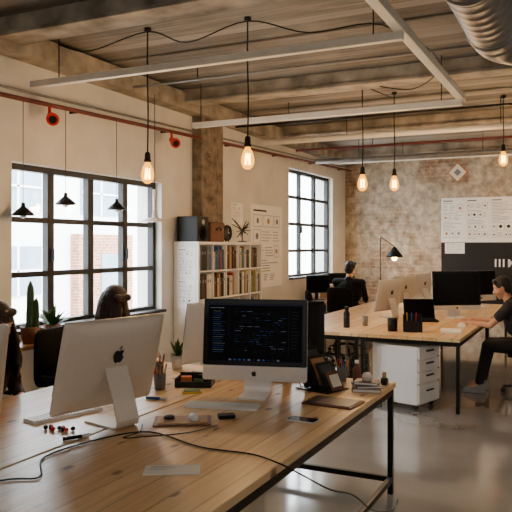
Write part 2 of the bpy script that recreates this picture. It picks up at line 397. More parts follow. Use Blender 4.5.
DZ=3.17
dk=empty('air_duct','round spiral galvanised ventilation duct under the ceiling','duct',(-.6,0,DZ))
mb=MB(); rr=.165; y=1.0; rings=[]
while y<5.1:
    for dy,rad in((0,rr),(.09,rr),(.1,rr+.004),(.115,rr+.004)):
        rings.append([(rad*math.cos(2*math.pi*i/28),y+dy,rad*math.sin(2*math.pi*i/28)) for i in range(28)])
    y+=.125
for k in range(1,9):
    a=R(90*k/8); ox=.36*(1-math.cos(a)); oy=5.14+.36*math.sin(a); dx_,dy_=math.cos(a),-math.sin(a)
    rings.append([(ox+rr*math.cos(2*math.pi*i/28)*dx_,oy+rr*math.cos(2*math.pi*i/28)*dy_,rr*math.sin(2*math.pi*i/28)) for i in range(28)])
rings.append([(3.5,5.5-rr*math.cos(2*math.pi*i/28),rr*math.sin(2*math.pi*i/28)) for i in range(28)])
mb.loft(rings,'galv'); mb.obj('duct_tube',dk)
for yy in(2.2,3.9,4.9): 
    mb=MB(); rg=[[( (rr+.014)*math.cos(2*math.pi*i/28),yy+dy,(rr+.014)*math.sin(2*math.pi*i/28)) for i in range(28)] for dy in(0,.03)]
    mb.loft(rg,'galv'); mb.cyl((0,yy+.015,rr),(0,yy+.015,H-DZ-.002),.006,'steel',n=6); mb.obj('duct_bracket',dk)

# ------------------------------------------------------------ desks
def desk(w,l,loc,label,group,bottom=True):
    e=empty('desk',label,'desk',loc,0,group)
    MB().box((0,0,.732),(w-.006,l-.006,.036),'wood',.003).obj('desk_top',e)
    t=.035; x=w/2-.03; y=l/2-.04
    for sx in(-1,1):
        for sy in(-1,1):
            MB().box((sx*x,sy*y,.357),(t,t,.714),'steel',.002).obj('leg',e)
    mb=MB()
    for sy in(-1,1): mb.box((0,sy*y,.69),(2*x-t,t*.9,.045),'steel')
    for sx in(-1,1): mb.box((sx*x,0,.69),(t*.9,2*y-t,.045),'steel')
    if bottom:
        for sy in(-1,1): mb.box((0,sy*y,.1),(2*x-t,t*.9,t),'steel')
        for sx in(-1,1): mb.box((sx*x,0,.1),(t*.9,2*y-t,t),'steel')
    mb.obj('rail',e)
    return e
g='pine and steel work desks'
lab='long pine plank work desk on a black steel frame'
desk(1.015,3.4,(-1.69,2.93,0),lab,g)
desk(.995,3.4,(-2.705,2.93,0),lab,g)
for yy in (8.1,10.3):
    desk(1.04,2.198,(-1.67,yy,0),lab,g,False); desk(1.02,2.198,(-2.705,yy,0),lab,g,False)
def sidetable(w,l,h,loc,label):
    e=empty('side_table',label,'table',loc)
    MB().box((0,0,h-.015),(w,l,.03),'wood2',.003).obj('table_top',e)
    for sx in(-1,1):
        for sy in(-1,1): MB().box((sx*(w/2-.03),sy*(l/2-.04),(h-.03)/2),(.03,.03,h-.03),'steel').obj('leg',e)
    return e
sidetable(.34,1.9,.86,(XL+.22,3.85,0),'narrow wooden side table under the window holding plants')
sidetable(.6,2.4,.75,(XL+.34,11.7,0),'wooden table along the wall under the far window')

# ------------------------------------------------------------ all-in-one computers
APPLE=[(0,.28),(.12,.35),(.25,.38),(.36,.33),(.42,.26),(.36,.19),(.32,.1),(.33,-.02),(.38,-.1),(.45,-.15),(.40,-.3),(.3,-.46),(.2,-.55),(.1,-.53),(0,-.49),(-.1,-.53),(-.2,-.55),(-.3,-.47),(-.4,-.3),(-.46,-.1),(-.47,.05),(-.42,.22),(-.33,.33),(-.2,.38),(-.1,.35)]
LEAF=[(0.0,.42),(.02,.55),(.1,.65),(.19,.7),(.19,.58),(.12,.47)]
def logo(mb,cx,cz,y,s,mt,back=False):
    for P in(APPLE,LEAF):
        vs=[((cx-a*s) if back else (cx+a*s),y,cz+b*s) for a,b in P]
        mb.add(vs,[tuple(range(len(vs)))],mt)
def imac(loc,rz,label,tilt=8,screen='off',cas='alu',chin=.095,Wd=.65,Hd=.5,zb=.095,scale=1,kick=0,hw=.085):
    e=empty('desktop_computer',label,'computer',loc,rz)
    if scale!=1: e.scale=(scale,)*3
    piv=Vector((0,.0,zb+Hd*.5)); T=Matrix.Translation(piv)@Matrix.Rotation(-R(tilt),4,'X')@Matrix.Translation(-piv)
    mb=MB(); mb.M=T; cz=zb+Hd/2
    def ring(sx,sz,y,r): return [(x,y,cz+z) for x,z in rrect(Wd*sx,Hd*sz,r)]
    mb.loft([ring(.99,.99,-.016,.012),ring(1,1,-.013,.015),ring(1,1,-.002,.015),ring(.985,.98,.004,.02),ring(.9,.88,.018,.04),ring(.7,.66,.034,.06),ring(.4,.36,.043,.05),ring(.1,.1,.046,.015)],cas)
    mb.obj('casing',e)
    mb=MB(); mb.M=T
    zt=zb+Hd-.001; z0=zb+chin
    P=rrect(Wd-.001,zt-z0,.012); 
    mb.prism([(x,-z) for x,z in P],-.003,0,'bglass',lambda v:(v[0],-.0165+v[2]*.5,(zt+z0)/2+v[1]))
    mb.obj('front_glass',e)
    mb=MB(); mb.M=T; sw=Wd-.06; sh=zt-z0-.056; sc=(zt+z0)/2
    sm='scr' if screen=='on' else 'scr_off'
    mb.quad(-sw/2,sc-sh/2,sw/2,sc+sh/2,-.0195,sm)
    if screen=='on':
        y=-.0202
        mb.quad(-sw/2,sc+sh/2-.012,sw/2,sc+sh/2,y,'scr_c')
        mb.quad(-sw/2+.01,sc+sh/2-.03,-sw/2+.1,sc+sh/2-.026,y,'scr_b')
        rnd=random.Random(3)
        for k in range(20):
            zz=sc+sh/2-.05-k*.0132; x=-sw/2+.03
            mb.quad(x,zz,x+.04+rnd.random()*.04,zz+.0022,y,'scr_a' if k%3 else'scr_b')
            x=-sw/2+.17
            while x<sw/2-.12:
                w=.008+rnd.random()*.03
                if rnd.random()<.5: mb.quad(x,zz,min(x+w,sw/2-.1),zz+.0024,y,rnd.choice(['scr_a','scr_b','scr_c','scr_c']))
                x+=w+.012
        mb.quad(-sw/2+.13,sc-.02,-sw/2+.132,sc+sh/2-.03,y,'scr_c'); mb.quad(sw/2-.085,sc-sh/2+.03,sw/2-.083,sc+sh/2-.03,y,'scr_c')
        for k in range(12):
            mb.quad(sw/2-.07,sc+sh/2-.05-k*.02,sw/2-.07+.03+rnd.random()*.02,sc+sh/2-.047-k*.02,y,'scr_c')
        for k in range(11):
            x=-.16+k*.03; mb.quad(x,sc-sh/2+.004,x+.016,sc-sh/2+.014,y,rnd.choice(['scr_a','scr_b','scr_c']))
    mb.obj('screen',e)
    mb=MB(); mb.M=T; logo(mb,0,zb+chin*.5,-.0185,.032,'dink')
    mb.obj('chin_logo',e)
    mb=MB(); mb.M=T; logo(mb,0,cz+Hd*.12,.0475,.075,'dink',True); 
    mb.obj('rear_logo',e)
    k=kick; ctr=[(-.13,.0045),(-.03,.0045),(.05+k,.0045),(.07+k,.009),(.08+k,.022),(.082+k,.04),(.07+k*.75,.12),(.056+k*.3,.22),(.04,.3)]
    t=.0045; L_=[];R_=[]
    for i,(y,z) in enumerate(ctr):
        a=ctr[max(i-1,0)]; c=ctr[min(i+1,len(ctr)-1)]; dy,dz=c[0]-a[0],c[1]-a[1]; q=math.hypot(dy,dz); ny,nz=-dz/q*t,dy/q*t
        L_.append((y+ny,z+nz)); R_.append((y-ny,z-nz))
    prof=L_+R_[::-1]; n=len(prof)
    vs=[(-hw,y,z) for y,z in prof]+[(hw,y,z) for y,z in prof]; m=len(ctr)
    fs=[(i,(i+1)%n,n+(i+1)%n,n+i) for i in range(n)]
    for i in range(m-1): fs+=[(i+1,i,n-1-i,n-2-i),(n+i,n+i+1,2*n-2-i,2*n-1-i)]
    mb=MB(); mb.add(vs,fs,cas); mb.obj('stand',e)
    return e
ZT=.7505
imac((-1.86,3.83,ZT),15,'silver all-in-one desktop computer showing dark code on screen',6,'on',chin=.09)
imL=imac((-2.24,2.9,ZT),257,'silver all-in-one desktop computer with fruit logo on its back',15,'off','aluw',kick=.05,hw=.07,zb=.075,Hd=.485)
copy_thing(imL,(-2.67,2.17,ZT),246,'silver all-in-one desktop computer beside the desk edge')
imac((-2.5,4.4,ZT),262,'white all-in-one desktop computer seen from behind',8,'off','white',scale=.88)
g2=imac((-2.33,8.75,ZT),250,'silver all-in-one desktop computer seen from behind on the far desk',12,'off','alud',scale=.82,kick=.04)
copy_thing(g2,(-2.44,9.95,ZT),250); copy_thing(g2,(-2.4,11.05,ZT),250)
imac((-1.55,9.1,ZT),34,'all-in-one desktop computer with a black blank screen',5,'off',chin=.06)
imac((-1.5,10.9,ZT),50,'all-in-one desktop computer at the end of the far desk',5,'off',scale=.9)

def monitor(loc,rz,w,h,label,top,scr='scr_off'):
    e=empty('monitor',label,'monitor',loc,rz)
    mb=MB(); zc=top-h/2
    mb.loft([[(x,y,zc+z) for x,z in rrect(w*s,h*s,.01)] for s,y in((1,0),(1,.02),(.85,.035),(.5,.05))],'black',False); mb.obj('casing',e)
    MB().quad(-w/2+.018,zc-h/2+.018,w/2-.018,zc+h/2-.018,-.002,scr).obj('screen',e)
    mb=MB(); mb.box((0,.06,zc*.5),(.06,.02,zc),'black',.004); mb.prism(rrect(.24,.18,.03),0,.012,'black',lambda v:(v[0],v[1]+.03,v[2])); mb.obj('stand',e)
    return e
monitor((-1.9,4.42,ZT),206,.52,.36,'black monitor standing behind the silver computer',.54)
monitor((XL+.34,10.95,ZT),50,.45,.3,'small black monitor on the table under the far window',.42)
monitor((XL+.34,12.0,ZT),50,.45,.3,'small black monitor on the table under the far window',.42)

def laptop(loc,rz,label,scr='scr_off',ang=110,cas='alu'):
    e=empty('laptop',label,'laptop',loc,rz)
    mb=MB(); mb.prism(rrect(.33,.23,.015),0,.016,cas); 
    mb.obj('base',e)
    mb=MB()
    for r in range(5):
        for c in range(13): mb.box((-.138+c*.023,.07-r*.021,.017),(.018,.016,.003),'black')
    mb.obj('keyboard',e)
    mb=MB(); mb.M=Matrix.Translation((0,.113,.016))@Matrix.Rotation(R(90-ang),4,'X')
    mb.box((0,.004,.112),(.33,.008,.222),cas,.002); mb.quad(-.158,.008,.158,.216,-.001,'bglass'); mb.quad(-.15,.016,.15,.208,-.002,scr); mb.obj('lid',e)
    return e
laptop((-1.86,8.5,ZT),22,'dark open laptop on the far desk',cas='black',ang=115).scale=(1.15,1.15,1.15)
laptop((XL+.34,12.5,ZT),75,'open laptop on the table under the window')

def keyboard(loc,rz,label):
    e=empty('keyboard',label,'keyboard',loc,rz)
    MB().prism(rrect(.43,.12,.012),0,.012,'alu').obj('base',e)
    mb=MB()
    for r in range(5):
        for c in range(19):
            mb.box((-.2+c*.0222,.045-r*.0225,.0145),(.0175,.0175,.005),'white')
    k=mb.obj('keys',e); k['kind']='stuff'; return e
keyboard((-1.9,3.48,ZT),14,'slim white keyboard with aluminium base in front of the computer')
keyboard((-2.58,2.93,ZT),74,'slim white keyboard lying behind the silver computer')
keyboard((-1.35,8.5,ZT),90,'slim white keyboard in front of the seated person')
def mouse(loc,rz,label,mt='white'):
    mb=MB(); mb.ell((0,0,.0),(.03,.055,.03),mt); 
    vs=[(x,y,max(z,0)) for x,y,z in mb.v]; mb.v=vs
    return tag(mb.obj('computer_mouse',None,loc,rz),label,'mouse')
mouse((-1.88,3.13,ZT+.0135),40,'white computer mouse on the brown leather pad')
mouse((-1.3,7.98,ZT),80,'white computer mouse on the far desk')

# ------------------------------------------------------------ small desk things
e=empty('mouse_pad','brown leather pad with tan centre on the desk','mouse pad',(-1.93,3.1,ZT),30)
MB().prism(rrect(.3,.2,.012),0,.008,'brown').obj('cover',e)
MB().box((.0,0,.0105),(.26,.16,.005),'tan').obj('inlay',e)
tag(MB().lathe([(.0,0),(.028,0),(.03,.01),(.024,.016),(.001,.018)],'black',n=18).obj('watch',None,(-2.0,3.08,ZT+.0135)),'small round black gadget lying on the pad','gadget')
tag(MB().prism(rrect(.09,.06,.01),0,.02,'black').obj('card_reader',None,(-1.76,3.27,ZT),40),'small black card reader beside the pad','gadget')
e=empty('tablet','dark tablet in a brown cover lying on the desk','tablet',(-1.36,3.85,ZT),-4)
MB().prism(rrect(.31,.23,.012),0,.009,'brown').obj('cover',e); MB().prism(rrect(.28,.2,.01),.009,.013,'slate').obj('screen',e)
e=empty('phone','black smartphone lying on the pine desk','phone',(-1.37,3.4,ZT),-2)
MB().prism(rrect(.16,.08,.012),0,.006,'alu').obj('case',e); MB().prism(rrect(.155,.076,.011),.006,.0085,'bglass').obj('screen',e)
def sheet(name,w,h,loc,rz,label,cat='poster',rows=8,seed=0,mt='paper',flat=False,rot=None,ink='ink',plain=False):
    mb=MB(); mb.box((0,-.002,0),(w,.003,h),mt); rnd=random.Random(seed); y=-.0042
    z=h/2-.06*h
    if plain:
        for k in range(3): mb.quad(-w*.4,z-.12*h-k*.16*h,-w*.4+w*(.6-.15*k),z-.09*h-k*.16*h,y,ink)
        z=-h
    else:
        mb.quad(-w*.42,z-.02*h,-w*.42+w*.4,z,y,'dink'); z-=.06*h
    while z>-h/2+.08*h:
        if rnd.random()<.22:
            hh=h*rnd.uniform(.09,.17); x=-w*.42
            if z-hh<-h/2+.04*h: break
            while x<w*.3:
                ww=w*rnd.uniform(.12,.34); x1=min(x+ww,w*.42)
                if rnd.random()<.6:
                    mb.quad(x,z-hh,x1,z-hh+.005*h,y,ink); mb.quad(x,z-.005*h,x1,z,y,ink); mb.quad(x,z-hh,x+.007*w,z,y,ink); mb.quad(x1-.007*w,z-hh,x1,z,y,ink)
                    n=10; cx_,cz_=(x+x1)/2,z-hh/2; r_=min(x1-x,hh)*.25; mb.add([(cx_+r_*math.cos(6.283*i/n),y-.0001,cz_+r_*math.sin(6.283*i/n)) for i in range(n)],[tuple(range(n))],rnd.choice(['ink','dink','tan']))
                else:
                    for q in range(4): mb.quad(x,z-hh*(.2+.22*q),x+(x1-x)*rnd.uniform(.5,1),z-hh*(.2+.22*q)+.007*h,y,ink)
                x=x1+.03*w
            z-=hh+.03*h
        else:
            mb.quad(-w*.42,z-.008*h,-w*.42+w*rnd.uniform(.3,.84),z,y,ink); z-=.032*h
    o=mb.obj(name,None,loc,rz)
    if rot: o.rotation_euler=rot
    return tag(o,label,cat)
sheet('paper_card',.23,.12,(-1.55,2.41,ZT+.0006),0,'white printed card lying on the desk','paper',rot=(R(-90),0,R(28)),seed=2,plain=True)
sheet('paper_sheet',.21,.29,(-2.62,3.35,ZT+.0006),0,'printed white sheet lying on the desk','paper',rot=(R(-90),0,R(-60)),seed=5)
def pencup(loc,label,mt='clearc',seed=0):
    e=empty('pen_cup',label,'pen cup',loc)
    MB().lathe([(.001,0),(.035,0),(.04,.1),(.037,.1),(.033,.006),(.001,.005)],mt).obj('cup',e)
    rnd=random.Random(seed)
    for k,c in enumerate(['yellow','black','blue','orange','black','red','tan']):
        a=k*.9+seed; p0=Vector((.015*math.cos(a),.015*math.sin(a),.008)); p1=Vector((.045*math.cos(a),.045*math.sin(a),.13+.03*rnd.random()))
        mb=MB(); mb.cyl(p0,p1,.004,c,n=8); mb.cyl(p1,p1+(p1-p0).normalized()*.012,.004,'tan',r1=.0005,n=8); mb.obj('pen',e)
    return e
pencup((-2.5,3.74,ZT),'grey cup holding pencils and pens on the desk')
pencup((-2.74,4.08,ZT),'grey cup holding pens beside the plant',seed=2)
e=empty('desk_tray','black desk tray holding small coloured stationery','tray',(-2.36,3.95,ZT),20)
MB().box((0,0,.004),(.24,.18,.008),'black').box((-.117,0,.03),(.006,.18,.05),'black').box((.117,0,.02),(.006,.18,.04),'black').box((0,.087,.035),(.24,.006,.065),'black').box((0,-.087,.02),(.24,.006,.035),'black').obj('tray',e)
def onray(mb,name,dx,dy,dz,rz,label,cat): 
    c,s=math.cos(R(20)),math.sin(R(20)); return tag(mb.obj(name,None,(-2.36+dx*c-dy*s,3.95+dx*s+dy*c,ZT+.0085+dz),rz),label,cat)
onray(MB().box((0,0,.025),(.07,.05,.05),'orange',.006),'eraser',-.06,0,0,30,'orange rubber block lying in the tray','eraser')
onray(MB().box((0,0,.03),(.05,.07,.06),'black',.004),'stapler',.05,.02,0,0,'black small stapler lying in the tray','stapler')
onray(MB().box((0,0,.02),(.06,.04,.04),'green',.004),'note_pad',.03,-.05,0,20,'green note pad lying in the tray','notes')
tag(MB().box((0,0,.006),(.12,.09,.012),'yellow',.002).box((0,0,.014),(.1,.07,.004),'green').obj('sticky_notes',None,(-2.26,3.74,ZT),35),'yellow and green note pads beside the tray','notes')
def marker(loc,rz,mt,label):
    e=empty('marker',label,'marker',loc,rz); MB().cyl((-.06,0,.009),(.03,0,.009),.009,mt,n=12).obj('barrel',e); MB().cyl((.03,0,.009),(.068,0,.009),.0095,'white',n=12).obj('cap',e)
marker((-2.35,3.47,ZT),10,'blue','blue marker pen lying on the desk'); marker((-2.22,2.6,ZT),60,'black','black marker pen lying on the desk')
mb=MB(); rnd=random.Random(1)
for k in range(9):
    x=-.07+k*.018; y=.02*math.sin(k*1.7); mb.ell((x,y,.011),(.012,.011,.011),'red' if k%2 else 'black')
tag(mb.obj('key_ring',None,(-2.4,2.68,ZT),10),'string of red and black beads with keys on the desk','key ring')
def book(w,l,h,mt,loc,rz,label,rot=None,cat='book'):
    e=empty('book',label,cat,loc,rz)
    if rot: e.rotation_euler=rot
    mb=MB(); mb.box((0,0,h-.0015),(w,l,.003),mt); mb.box((0,0,.0015),(w,l,.003),mt); mb.box((-w/2+.0015,0,h/2),(.003,l,h),mt); mb.obj('cover',e)
    MB().box((.002,0,h/2),(w-.01,l-.008,h-.0065),'paper').obj('pages',e); return e
z=ZT
for k,(w,l,h,m_,c_,rz) in enumerate([(.18,.2,.022,'tan','tan',14),(.17,.17,.016,'slate','dark',30),(.15,.13,.02,'brown','brown',5)]):
    book(w,l,h,m_,(-1.29,4.3,z),rz,'%s-covered book in the stack on the desk'%c_); z+=h+.0005
tag(MB().lathe([(.001,0),(.03,0),(.032,.03),(.02,.05),(.001,.052)],'cream').obj('jar',None,(-1.29,4.3,z)),'small cream jar standing on the stacked books','jar')
RX,RY,RR=-1.56,4.2,-18
e=empty('document_rack','black wire document rack near the desk corner','rack',(RX,RY,ZT),RR)
mb=MB(); mb.box((0,0,.004),(.26,.22,.008),'steel')
for k in range(4):
    x=-.1+k*.06; mb.tube([(x,-.09,.008),(x-.03,-.09,.08),(x-.03,.09,.08),(x,.09,.008)],.003,'steel',6,0)
mb.obj('wire_frame',e)
for k,(m_,fm,hh,wd) in enumerate([('black','dink',.31,.21),('black','slate',.27,.19),('black','tan',.22,.16),('dink','slate',.18,.15),('brown','cream',.12,.12)]):
    M0=Matrix.Translation((RX,RY,ZT))@Matrix.Rotation(R(RR),4,'Z')@Matrix.Translation((-.05+k*.045,0,.012))
    o=MB().box((0,0,hh/2),(.012,wd,hh),m_,.002).box((.0064,0,hh/2),(.002,wd-.03,hh-.04),fm).obj('framed_panel'); 
    o.matrix_world=M0@Matrix.Rotation(R(-26),4,'Y')
    tag(o,['large black panel leaning in the rack','black framed slate panel leaning in the rack','black frame with tan card leaning in the rack','dark framed panel leaning in the rack','small brown frame leaning in the rack'][k],'frame')
e=empty('tape_dispenser','small black tape dispenser on the desk corner','tape dispenser',(-1.24,4.54,ZT),100)
MB().prism([(-.06,0),(.06,0),(.06,.02),(.03,.035),(-.03,.045),(-.06,.03)],-.02,.02,'black',lambda v:(v[0],v[2],v[1])).obj('base',e)
MB().cyl((-.01,-.012,.05),(-.01,.012,.05),.028,'tan',n=20).obj('tape_roll',e)
e=empty('bottle','small dark bottle standing among the desk books','bottle',(-1.42,4.5,ZT))
MB().lathe([(.001,0),(.026,0),(.028,.01),(.028,.09),(.012,.115),(.012,.13)],'brown').obj('glass',e); MB().lathe([(.001,.13),(.014,.13),(.014,.15),(.001,.15)],'white').obj('cap',e)
pencup((-1.53,4.5,ZT),'grey cup of pens behind the leaning frames',seed=4)

tag(MB().tube([(-2.3,1.6,ZT+.005),(-2.084,2.0,ZT+.005),(-1.976,2.1,ZT+.005),(-2.142,2.31,ZT+.005),(-2.103,2.637,ZT+.005),(-1.959,2.843,ZT+.005),(-1.608,2.733,ZT+.005),(-1.355,2.739,ZT+.005),(-1.19,2.67,ZT+.007),(-1.13,2.75,.7),(-1.11,3.1,.52),(-1.11,3.45,.38),(-1.13,3.9,.14),(-1.12,4.3,.006),(-1.14,4.5,.006)],.0038,'black').obj('power_cable'),'black power cable winding over the desk and down to the floor','cable')
tag(MB().tube([(-2.08,2.95,ZT+.005),(-1.99,2.8,ZT+.012),(-2.0,2.68,ZT+.012),(-1.9,2.74,ZT+.016),(-1.78,2.92,ZT+.005),(-1.72,3.1,ZT+.005)],.003,'black').obj('data_cable'),'thin black cable curled beside the computer stand','cable')

# plants
def blades(mb,n,L,w,seed,mt='green',droop=.4,base=(0,0,0),spread=1):
    rnd=random.Random(seed)
    for i in range(n):
        a=rnd.random()*6.28; e_=rnd.uniform(.25,1.1)*spread; l=L*rnd.uniform(.6,1); vs=[];K=5
        d=Vector((math.cos(a),math.sin(a),0)); s_=Vector((-math.sin(a),math.cos(a),0))
        for k in range(K+1):
            t=k/K; p=Vector(base)+d*(l*t*math.sin(e_))+Vector((0,0,l*t*math.cos(e_)-droop*l*t*t*.5)); ww=w*math.sin(math.pi*min(.97,t*.85+.12))
            vs+= [p-s_*ww/2,p+s_*ww/2]
        mb.add(vs,[(2*k,2*k+1,2*k+3,2*k+2) for k in range(K)],mt,True)
def plant(loc,label,pot,pr,ph,n,L,w,seed,**k):
    e=empty('potted_plant',label,'plant',loc)
    MB().lathe([(.001,0),(pr*.75,0),(pr,ph),(pr*.92,ph),(pr*.88,ph*.85),(.001,ph*.84)],pot).obj('pot',e)
    MB().lathe([(.001,ph*.83),(pr*.87,ph*.83),(pr*.87,ph*.86),(.001,ph*.87)],'soil').obj('soil',e)
    mb=MB(); blades(mb,n,L,w,seed,base=(0,0,ph*.85),**k); f=mb.obj('leaves',e); return e
plant((XL+.27,4.62,.8605),'leafy green plant in a terracotta pot by the window','terra',.075,.13,34,.26,.04,3)
plant((-2.8,4.42,ZT),'small green plant in a white cup on the desk','white',.05,.1,30,.2,.026,5)
plant((XL+.36,12.75,ZT),'tall green plant beside the far window','terra',.08,.15,20,.36,.035,9,spread=.7)
e=empty('cactus','tall cactus in a brown pot on the side table','plant',(XL+.27,4.36,.8605))
MB().lathe([(.001,0),(.065,0),(.085,.14),(.077,.14),(.073,.12),(.001,.12)],'brown').obj('pot',e)
mb=MB()
def ribcap(x,y,z0,z1,r):
    rings=[]
    for k in range(9):
        t=k/8; rad=r*(1 if t<.7 else math.sqrt(max(.02,1-((t-.7)/.3)**2)))
        rings.append([(x+rad*(1+.14*math.cos(8*a))*math.cos(a),y+rad*(1+.14*math.cos(8*a))*math.sin(a),z0+(z1-z0)*t) for a in [2*math.pi*i/32 for i in range(32)]])
    mb.loft(rings,'green2')
ribcap(0,0,.11,.52,.028); ribcap(.035,.03,.11,.38,.022); ribcap(-.035,.015,.11,.3,.02); mb.obj('stems',e)

# ------------------------------------------------------------ bookshelf
SX0=XL+.02; SX1=XL+.36; SY0=6.95; SY1=8.68; SH=1.72; t=.035
mb=MB(); cx=(SX0+SX1)/2; dx=SX1-SX0
for k in range(6): mb.box((cx,SY0+t/2+(SY1-SY0-t)*k/5,SH/2),(dx,t if k in(0,5) else .018,SH),'white',.001)
for k in range(6): mb.box((cx,(SY0+SY1)/2,t/2+(SH-t)*k/5),(dx-.002,SY1-SY0-.002,t if k in(0,5) else .018),'white')
mb.box((SX0+.004,(SY0+SY1)/2,SH/2),(.006,SY1-SY0-.01,SH-.01),'white')
tag(mb.obj('bookshelf'),'white cube bookshelf filled with books against the wall','bookshelf')
bcols=[(206,202,192),(40,40,44),(150,50,42),(56,88,128),(226,224,216),(176,136,86),(86,116,86),(26,26,30),(190,152,86),(90,94,100),(188,184,176),(90,56,40)]
bm_=[]
for i,c in enumerate(bcols):
    M['bk%d'%i]=mat('book_cloth_%s'%'abcdefghijkl'[i],c,.6)
    mb=MB(); mb.box((0,0,.5),(1,1,1),'bk%d'%i,.03); mb.box((.503,0,.72),(.004,.5,.12),'ink'); 
    bm_.append(mb.mesh('book_mesh'))
rnd=random.Random(11)
for r in range(1,5):
    z=t/2+(SH-t)*r/5+ .0095
    for c in range(5):
        y=SY0+t/2+(SY1-SY0-t)*c/5+.02; yend=SY0+t/2+(SY1-SY0-t)*(c+1)/5-.012
        if (r*5+c)%7==3: yend-=.09
        while y<yend-.02:
            w=min(rnd.uniform(.022,.05) if c else .06,yend-y); hh=rnd.uniform(.22,.3) if c else .29
            o=bpy.data.objects.new('book',rnd.choice(bm_)); COL.objects.link(o); o.location=(SX1-.13-rnd.random()*.01,y+w/2,z); o.scale=(.24,w-.002,hh)
            tag(o,'closed book standing upright on the white cube shelf' if c else 'thick binder standing upright on the white cube shelf','book','books on the white cube shelf'); y+=w+.001
sheet('notice',.24,.34,(SX1-.17,SY0-.0005,1.48),0,'printed notice stuck on the shelf side panel','paper',seed=8)
sheet('notice',.24,.34,(SX1-.17,SY0-.0005,1.1),0,'printed notice stuck low on the shelf side panel','paper',seed=9)
e=empty('speaker','black box loudspeaker on top of the bookshelf','speaker',(XL+.19,7.11,SH+.0005),90)
MB().box((0,0,.15),(.26,.28,.3),'black',.006).obj('cabinet',e)
mb=MB(); mb.M=Matrix.Translation((0,-.1405,.1))@Matrix.Rotation(R(90),4,'X'); mb.lathe([(.001,0),(.04,.0),(.085,.008),(.09,.0)],'fabric',n=24); mb.M=Matrix.Translation((0,-.1405,.23))@Matrix.Rotation(R(90),4,'X'); mb.lathe([(.001,0),(.02,.006),(.035,.0)],'galv'); mb.obj('driver',e)
e=empty('suitcase','brown leather case on top of the bookshelf','case',(XL+.2,7.49,SH+.0005),90)
MB().box((0,0,.12),(.36,.24,.24),'brown',.015).obj('body',e); MB().tube([(-.05,-.125,.14),(-.04,-.15,.17),(.04,-.15,.17),(.05,-.125,.14)],.007,'black').obj('handle',e)
for s in(-1,1): MB().box((s*.12,-.122,.15),(.03,.004,.05),'brass').obj('latch',e)
e=empty('clock','round black clock on top of the bookshelf','clock',(XL+.24,7.88,SH+.0005),90)
mb=MB(); mb.M=Matrix.Translation((0,0,.115))@Matrix.Rotation(R(90),4,'X'); mb.lathe([(.001,-.02),(.1,-.02),(.105,0),(.1,.02),(.09,.02),(.088,.012),(.001,.012)],'black',n=28); mb.obj('case',e)
MB().box((0,-.016,.14),(.006,.002,.06),'white').obj('hand',e); MB().box((.02,-.016,.115),(.045,.002,.006),'white').obj('hand',e)
for s in(-1,1): MB().cyl((s*.04,0,.0),(s*.04,0,.03),.008,'black').obj('foot',e)
e=empty('wire_sculpture','spiky black metal sculpture on top of the bookshelf','sculpture',(XL+.22,8.35,SH+.0005))
MB().lathe([(.001,0),(.06,0),(.06,.012),(.001,.014)],'steel').obj('base',e)
mb=MB(); rnd=random.Random(4)
for k in range(18):
    a=k*.55; L=.14+.1*rnd.random(); c=Vector((0,0,.16)); p=c+Vector((.4*math.cos(a)*L,1.2*math.sin(a)*L,.6*L*math.cos(a*1.7)+.03)); mb.cyl(c,p,.009,'steel',r1=.004,n=6)
mb.cyl((0,0,.01),(0,0,.16),.007,'steel'); mb.obj('spikes',e)

sheet('poster',1.15,1.25,(XL+.0005,9.62,1.66),90,'large white poster with small drawings and text on the wall',seed=21)
sheet('poster',.34,.3,(XL+.0005,8.62,2.12),90,'small white printed sheet on the wall',seed=22)
board=tag(MB().box((0,0,0),(2.6,.03,1.75),'dink',.004).obj('notice_board',None,(-1.25,YB-.017,1.38)),'large black notice board on the brick wall','board')
for k,x in enumerate((-2.33,-1.89,-1.45,-1.01)):
    sheet('poster',.438,.84,(x,YB-.0325,2.15),0,'white printed poster pinned over the black notice board',seed=[41,57,33,62][k])
sheet('poster',.36,.2,(-2.3,YB-.0325,1.62),0,'small white printed sheet pinned on the black notice board',seed=36)
def letter(ch,x,z,size):
    cu=bpy.data.curves.new('letter','FONT'); cu.body=ch; cu.size=size; cu.extrude=.002; cu.offset=.004; tmp=bpy.data.objects.new('tmp',cu); COL.objects.link(tmp)
    bpy.context.view_layer.update(); me=bpy.data.meshes.new_from_object(tmp.evaluated_get(bpy.context.evaluated_depsgraph_get())); bpy.data.objects.remove(tmp)
    me.materials.clear(); me.materials.append(M['paper']); o=bpy.data.objects.new('letter',me); COL.objects.link(o); o.parent=board; o.location=(x,-.019,z); o.rotation_euler=(R(90),0,0)
for k,ch in enumerate('IIIM'): letter(ch,-.34+k*.07+(.02 if ch=='M' else 0),-.1,.2)
mb=MB(); mb.box((0,0,0),(.28,.02,.28),'tan',.003); mb.box((0,-.011,0),(.23,.004,.23),'cream'); mb.box((0,-.014,0),(.1,.003,.1),'ink')
o=mb.obj('picture_frame',None,(-2.25,YB-.015,3.05)); o.rotation_euler=(0,R(45),0); tag(o,'small square framed picture high on the brick wall','picture')

